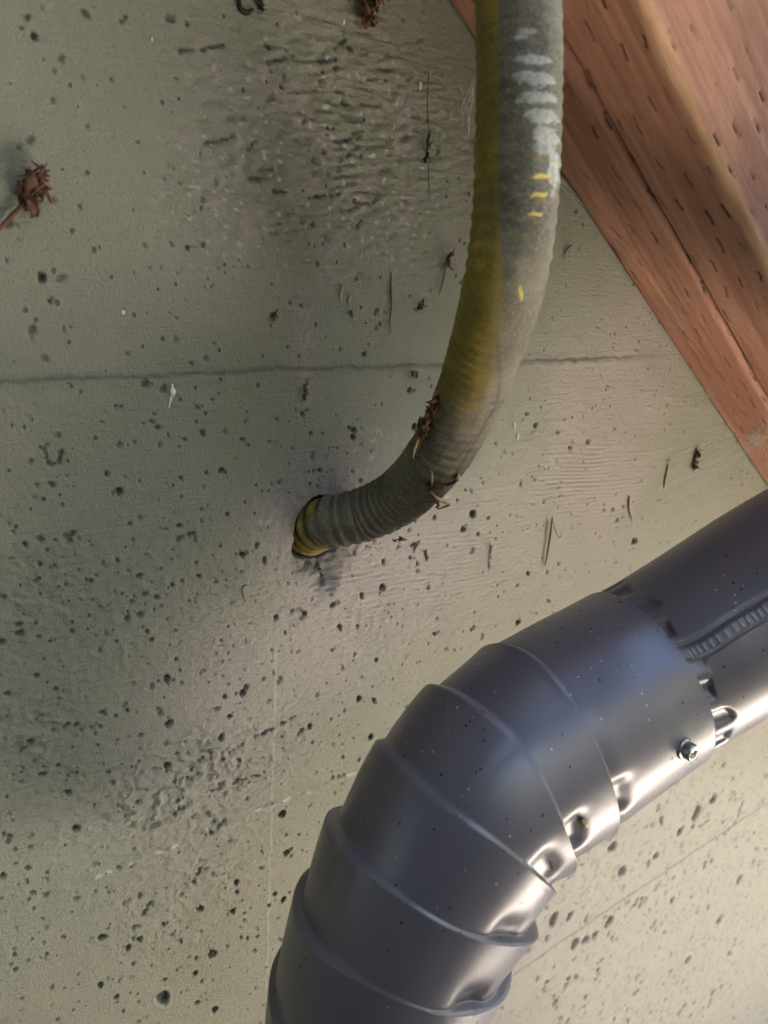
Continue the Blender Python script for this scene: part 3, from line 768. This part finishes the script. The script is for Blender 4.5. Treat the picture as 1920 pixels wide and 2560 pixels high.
litter('pine_needle', [(W_([(978, 680), (977, 720), (979, 760), (975, 800), (976, 834)]), .00042, .00034)], M_NEEDLE, 'long straight red brown needle on the wall left of the flexible pipe', 'pine needle', NG)
litter('pine_needle', [(W_([(1114, 668), (1108, 700), (1098, 738)]), .00042, .0003)], M_NEEDLE, 'short slanting brown needle hanging from a small dried bud beside the flexible pipe', 'pine needle', NG)
litter('pine_needle', [(W_([(1430, 612), (1416, 626), (1409, 652)]), .00045, .0003)], M_NEEDLE, 'small curved dark needle between the flexible pipe and the timber', 'pine needle', NG)
litter('pine_needle', [(W_([(1381, 1293, .002), (1374, 1350, .0018), (1363, 1414)]), .00075, .0006), (W_([(1381, 1300, .002), (1392, 1335, .003), (1401, 1344, .003), (1404, 1326, .003)]), .00028, .0002)], M_NEEDLE, 'thick brown needle with a thin bent offshoot, above the downspout', 'pine needle', NG)
litter('pine_needle', [(W_([(1573, 1240), (1572, 1270), (1580, 1302)]), .0008, .0004)], M_NEEDLE, 'short curved brown needle right of the forked one, above the downspout', 'pine needle', NG)
litter('pine_needle', [(W_([(1670, 1160), (1664, 1190), (1659, 1222)]), .0006, .0004)], M_NEEDLE, 'blurred brown needle low on the wall near the timber end', 'pine needle', NG)
litter('pine_needle', [(W_([(1225, 1352), (1222, 1390), (1221, 1430)]), .0003, .0002)], M_DARK, 'thin dark vertical needle in the rippled paint between pipe and downspout', 'pine needle', NG)
litter('pine_needle', [(W_([(618, 1462), (607, 1466), (606, 1482), (613, 1506)]), .00028, .0002)], M_DARK, 'tiny hooked dark needle below and left of the pipe hole', 'pine needle', NG)
litter('pine_needle', [(W_([(1050, 1352), (1040, 1368), (1034, 1384)]), .00045, .0003)], M_HUSK, 'tiny rust coloured needle just under the bend of the flexible pipe', 'pine needle', NG)
SG = 'small straw coloured bits on the wall'
litter('straw_bit', [(W_([(858, 714), (853, 735), (853, 754)]), .0009, .0005, dict(flat=.4))], M_STRAW, 'longer of two straw coloured slivers left of the long needle', 'straw', SG)
litter('straw_bit', [(W_([(876, 735), (873, 758)]), .0006, .0004, dict(flat=.4))], M_STRAW, 'shorter of two straw coloured slivers left of the long needle', 'straw', SG)
litter('straw_bit', [(W_([(878, 775), (882, 795)]), .0008, .0005, dict(flat=.5))], M_HUSK, 'rust coloured crumb just below the two straw slivers', 'straw', SG)
litter('straw_bit', [(W_([(904, 622), (902, 648)]), .0004, .0003, dict(flat=.5))], M_STRAW, 'very small yellow sliver above the two straw slivers', 'straw', SG)
litter('paint_drip', [(W_([(431, 960), (429, 985), (422, 1020)], .0006), .0008, .0005, dict(flat=.5)), (W_([(430, 972), (434, 990)], .0008), .0016, .0010, dict(flat=.5))], M_FLECK, 'white paint drip on the wall left of the pipe, below the seam', 'paint drip')
for i, (a, b, c, d, r, lb) in enumerate([(1286, 1055, 1287, 1074, .0010, 'upper of two white flecks right of the flexible pipe bend'), (1296, 1084, 1294, 1100, .0011, 'lower of two white flecks right of the flexible pipe bend'), (309, 776, 306, 786, .0009, 'lone white fleck on the smooth wall above the left seam'),
                                         (1051, 205, 1050, 225, .0011, 'pale fleck on the torn paint just left of the flexible pipe'), (380, 93, 380, 104, .0004, 'tiny white fleck near the top left of the wall'), (862, 50, 859, 62, .0007, 'white fleck high on the torn paint at the top')]):
    litter('paint_fleck', [(W_([(a, b), (c, d)], .0005), r, r*.8, dict(flat=.4, n=5))], M_FLECK, lb, 'paint fleck', 'white flecks on the wall')

def clump(name, centre, axis_pts, n, size, mat, label, cat, seed, spread=1.0, extra=(), group=None, normal=(0, -1, 0)):
    """a dried husk: many bent tapering flakes round a little stem"""
    rng = np.random.RandomState(seed); S_ = []
    A = np.array(axis_pts[0]); B = np.array(axis_pts[-1]); ax = (B-A); L = np.linalg.norm(ax); ax /= L
    nv = np.array(normal, float)
    for i in range(n):
        t = rng.rand(); p = A+ax*L*t
        d = ax*rng.uniform(-.7, 1)+np.cross(ax, nv)*rng.normal()*.55*spread+nv*rng.uniform(0, .35); d /= np.linalg.norm(d)
        ln = size*rng.uniform(.3, .8); k = np.cross(d, rng.normal(size=3)); k /= np.linalg.norm(k)
        S_.append(([p-d*ln*.2, p+d*ln*.4+k*ln*.3, p+d*ln*.8+k*ln*rng.uniform(-.6, .4)], size*rng.uniform(.08, .24), size*.08, dict(flat=.14, n=6, up=rng.normal(size=3))))
    for e in extra: S_.append(e)
    return litter(name, S_, mat, label, cat, group)
clump('dried_leaf_cluster', None, [pix(70, 500, .003), pix(95, 440, .004)], 46, .0095, M_HUSK, 'crumpled dry brown leaf cluster with a stem at the left edge of the wall', 'dead leaf', 1,
      extra=[(W_([(62, 505, .003), (30, 540, .002), (-30, 600, .002)]), .0009, .0006), (W_([(84, 432, .006), (78, 460, .006), (66, 500, .005)]), .0024, .0014, dict(flat=.4)), (W_([(70, 500, .006), (84, 530, .006), (80, 545, .005)]), .0016, .001, dict(flat=.4))])
clump('dried_leaf_cluster', None, [pix(912, 50, .003), pix(945, -15, .004)], 44, .009, M_HUSK, 'dry brown leaf cluster at the top edge, left of the flexible pipe', 'dead leaf', 2)
clump('insect_case', None, [pix(640, -15, .002), pix(655, 20, .002)], 26, .004, M_DARK, 'dark shrivelled insect case at the top edge of the wall', 'insect case', 3, extra=[(W_([(598, -5), (600, 20), (618, 32), (632, 22)]), .0009, .0009)])
clump('dried_bud', None, [pix(1062, 408, .002), pix(1072, 345, .002)], 22, .0042, M_DARK, 'dark narrow dried bud on a thread on the torn paint', 'dried bud', 4, spread=.35, extra=[(W_([(1072, 180), (1069, 260), (1073, 340)], .0004), .00018, .00018), (W_([(1070, 400), (1074, 500)], .0004), .00018, .00012)])
clump('dried_bud', None, [pix(1112, 668, .0018), pix(1128, 630, .002)], 22, .0045, M_HUSK, 'small brown dried bud at the top of the slanting needle', 'dried bud', 5, spread=.6)
clump('dried_bud', None, [pix(1735, 1175, .0015), pix(1745, 1130, .0015)], 20, .007, M_HUSK, 'brown dried bud on the wall close to the lower end of the timber', 'dried bud', 6, spread=.5)
clump('dried_bud', None, [pix(1040, 940, .002), pix(1028, 928, .002)], 14, .0042, M_HUSK, 'rust brown crumb on the long seam beside the flexible pipe', 'dried bud', 7)
clump('dried_bud', None, [pix(1045, 775, .002), pix(1058, 752, .002)], 16, .0040, M_DARK, 'dark brown crumb between the long needle and the flexible pipe', 'dried bud', 8)
clump('dried_bud', None, [pix(764, 1000, .0015), pix(762, 960, .0015)], 18, .0035, M_HUSK, 'rusty crumbs on the wall just under the long seam above the hole', 'dried bud', 9, spread=.5)
clump('dried_bud', None, [pix(806, 1450, .001), pix(795, 1410, .001)], 22, .0032, M_HUSK, 'rusty crumbs in the broken patch under the pipe hole', 'dried bud', 10, spread=.6)
clump('dried_bud', None, [pix(1068, 1400, .001), pix(1062, 1370, .001)], 12, .0030, M_HUSK, 'thin brown crumbs on the wall under the bend of the flexible pipe', 'dried bud', 11, spread=.4)
clump('dried_bud', None, [pix(531, 2392, .001), pix(526, 2372, .001)], 10, .0035, M_HUSK, 'brown seed case in a pit near the bottom of the wall', 'dried bud', 12, spread=.4)
clump('dried_bud', None, [pix(683, 800, .001), pix(686, 782, .001)], 12, .0030, M_HUSK, 'brown seed case filling a pit above the long seam', 'dried bud', 13, spread=.4)

# litter that hangs on the flexible pipe
CP_P, CP_N = CONDP[0], CONDP[3]
def on_pipe(px_, py_, lift=.0008):
    p, nn = surf_point(CP_P, CP_N, px_, py_); return p+nn*lift, nn
def P_(pts, lift=.0008):
    return [on_pipe(a, b, l[0] if l else lift)[0] for a, b, *l in pts]
_, nn = on_pipe(1085, 1040)
clump('husk_cluster', None, P_([(1066, 1085), (1098, 1000)], .001), 46, .0060, M_HUSK, 'rust brown husk caught on the left edge of the flexible pipe bend', 'husk', 21, spread=.45, normal=nn,
      extra=[(P_([(1068, 1085), (1056, 1110), (1049, 1136)], .0016), .0009, .0005, dict(flat=.6))])
litter('straw_bit', [(P_([(1067, 1088), (1058, 1112), (1048, 1138)], .0028), .0011, .0006, dict(flat=.5))], M_STRAW, 'pale sliver hanging below the rust brown husk on the flexible pipe', 'straw', 'straw caught on the flexible pipe')
_, nn = on_pipe(1085, 1210)
clump('husk_cluster', None, P_([(1076, 1205), (1098, 1215)], .001), 26, .0046, M_HUSK, 'brown husk at the lowest bend of the flexible pipe', 'husk', 22, spread=.9, normal=nn)
litter('straw_bit', [(P_([(1082, 1170), (1084, 1190), (1080, 1208)], .0012), .0008, .0005, dict(flat=.6))], M_STRAW, 'orange tan sliver standing above the brown husk on the pipe bend', 'straw', 'straw caught on the flexible pipe')
litter('straw_bit', [(P_([(1078, 1224, .001), (1092, 1222, .004), (1108, 1240, .004), (1102, 1262, .003), (1094, 1272, .002)]), .0008, .0006, dict(flat=.7, n=14))], M_STRAW, 'pale curled loop of straw under the brown husk on the pipe bend', 'straw', 'straw caught on the flexible pipe')
litter('straw_bit', [(P_([(1082, 1228, .001), (1090, 1252, .002), (1100, 1280, .001)]), .0012, .0007, dict(flat=.5, n=9))], M_HUSK, 'dark brown sliver behind the curled straw on the pipe bend', 'straw', 'straw caught on the flexible pipe')
litter('straw_bit', [(P_([(1140, 1182), (1143, 1196)], .0010), .0014, .001, dict(flat=.6))], M_STRAW, 'pale orange crumb at the end of the paint crack on the pipe bend', 'straw', 'straw caught on the flexible pipe')
clump('husk_cluster', None, P_([(1100, 1215), (1140, 1200)], .0004), 18, .0028, M_DARK, 'line of dark crumbs across the pipe bend right of the brown husk', 'husk', 23, spread=.5, normal=nn)
clump('husk_cluster', None, [pix(985, 1352, .045), pix(1010, 1345, .047)], 10, .0035, M_DARK, 'mossy crumb under the flexible pipe near the hole', 'husk', 24)
# bits on the elbow
EP, ED = ELB[0][2:], ELB[1]
def on_elbow(px_, py_, lift): p, n_ = surf_point(EP, ED, px_, py_); return p+n_*lift
litter('straw_bit', [([on_elbow(1448, 2050, .0008), on_elbow(1456, 2056, .0012), on_elbow(1461, 2064, .0008)], .0011, .0009)], M_STRAW, 'orange crumb lodged in a crease of the downspout elbow', 'straw')
litter('hair', [([on_elbow(1371, 2150, .0005), on_elbow(1377, 2158, .0008), on_elbow(1374, 2164, .0008), on_elbow(1383, 2172, .0005)], .00025, .0002)], M_DARK, 'tiny dark squiggle on the bright inner edge of the downspout elbow', 'hair')

# cobweb threads between timber and wall
rng = np.random.RandomState(77); S_ = []
for (a, b, c, d, oa, ob) in [(1690, 992, 1800, 972, .002, .06), (1700, 1002, 1795, 980, .002, .05), (1690, 985, 1760, 990, .001, .02), (1690, 1250, 1905, 1095, .002, .07), (1600, 1150, 1830, 1080, .002, .04), (1880, 1095, 1900, 1110, .05, .06), (1395, 455, 1560, 610, .001, .03), (1150, 300, 1180, 210, .001, .05), (1172, 330, 1176, 200, .001, .05), (1650, 1230, 1880, 1100, .004, .06)]:
    A, B = pix(a, b, oa), pix(c, d, ob)
    for k in range(3):
        m_ = (A+B)/2+np.array([0, 0, -1])*rng.uniform(0, .002)+rng.normal(size=3)*.0012
        S_.append(([A+rng.normal(size=3)*.0012, m_, B+rng.normal(size=3)*.0012], .00007, .00007, dict(nseg=3, n=10)))
for k in range(60):
    p = pix(1888+rng.normal()*14, 1100+rng.normal()*9, .055+rng.normal()*.003); q = p+rng.normal(size=3)*.004
    S_.append(([p, (p+q)/2+rng.normal(size=3)*.001, q], .00009, .00007, dict(nseg=3, n=5)))
litter('cobweb', S_, M_WEB, 'wispy white cobweb strung from the timber edge to the wall', 'cobweb')
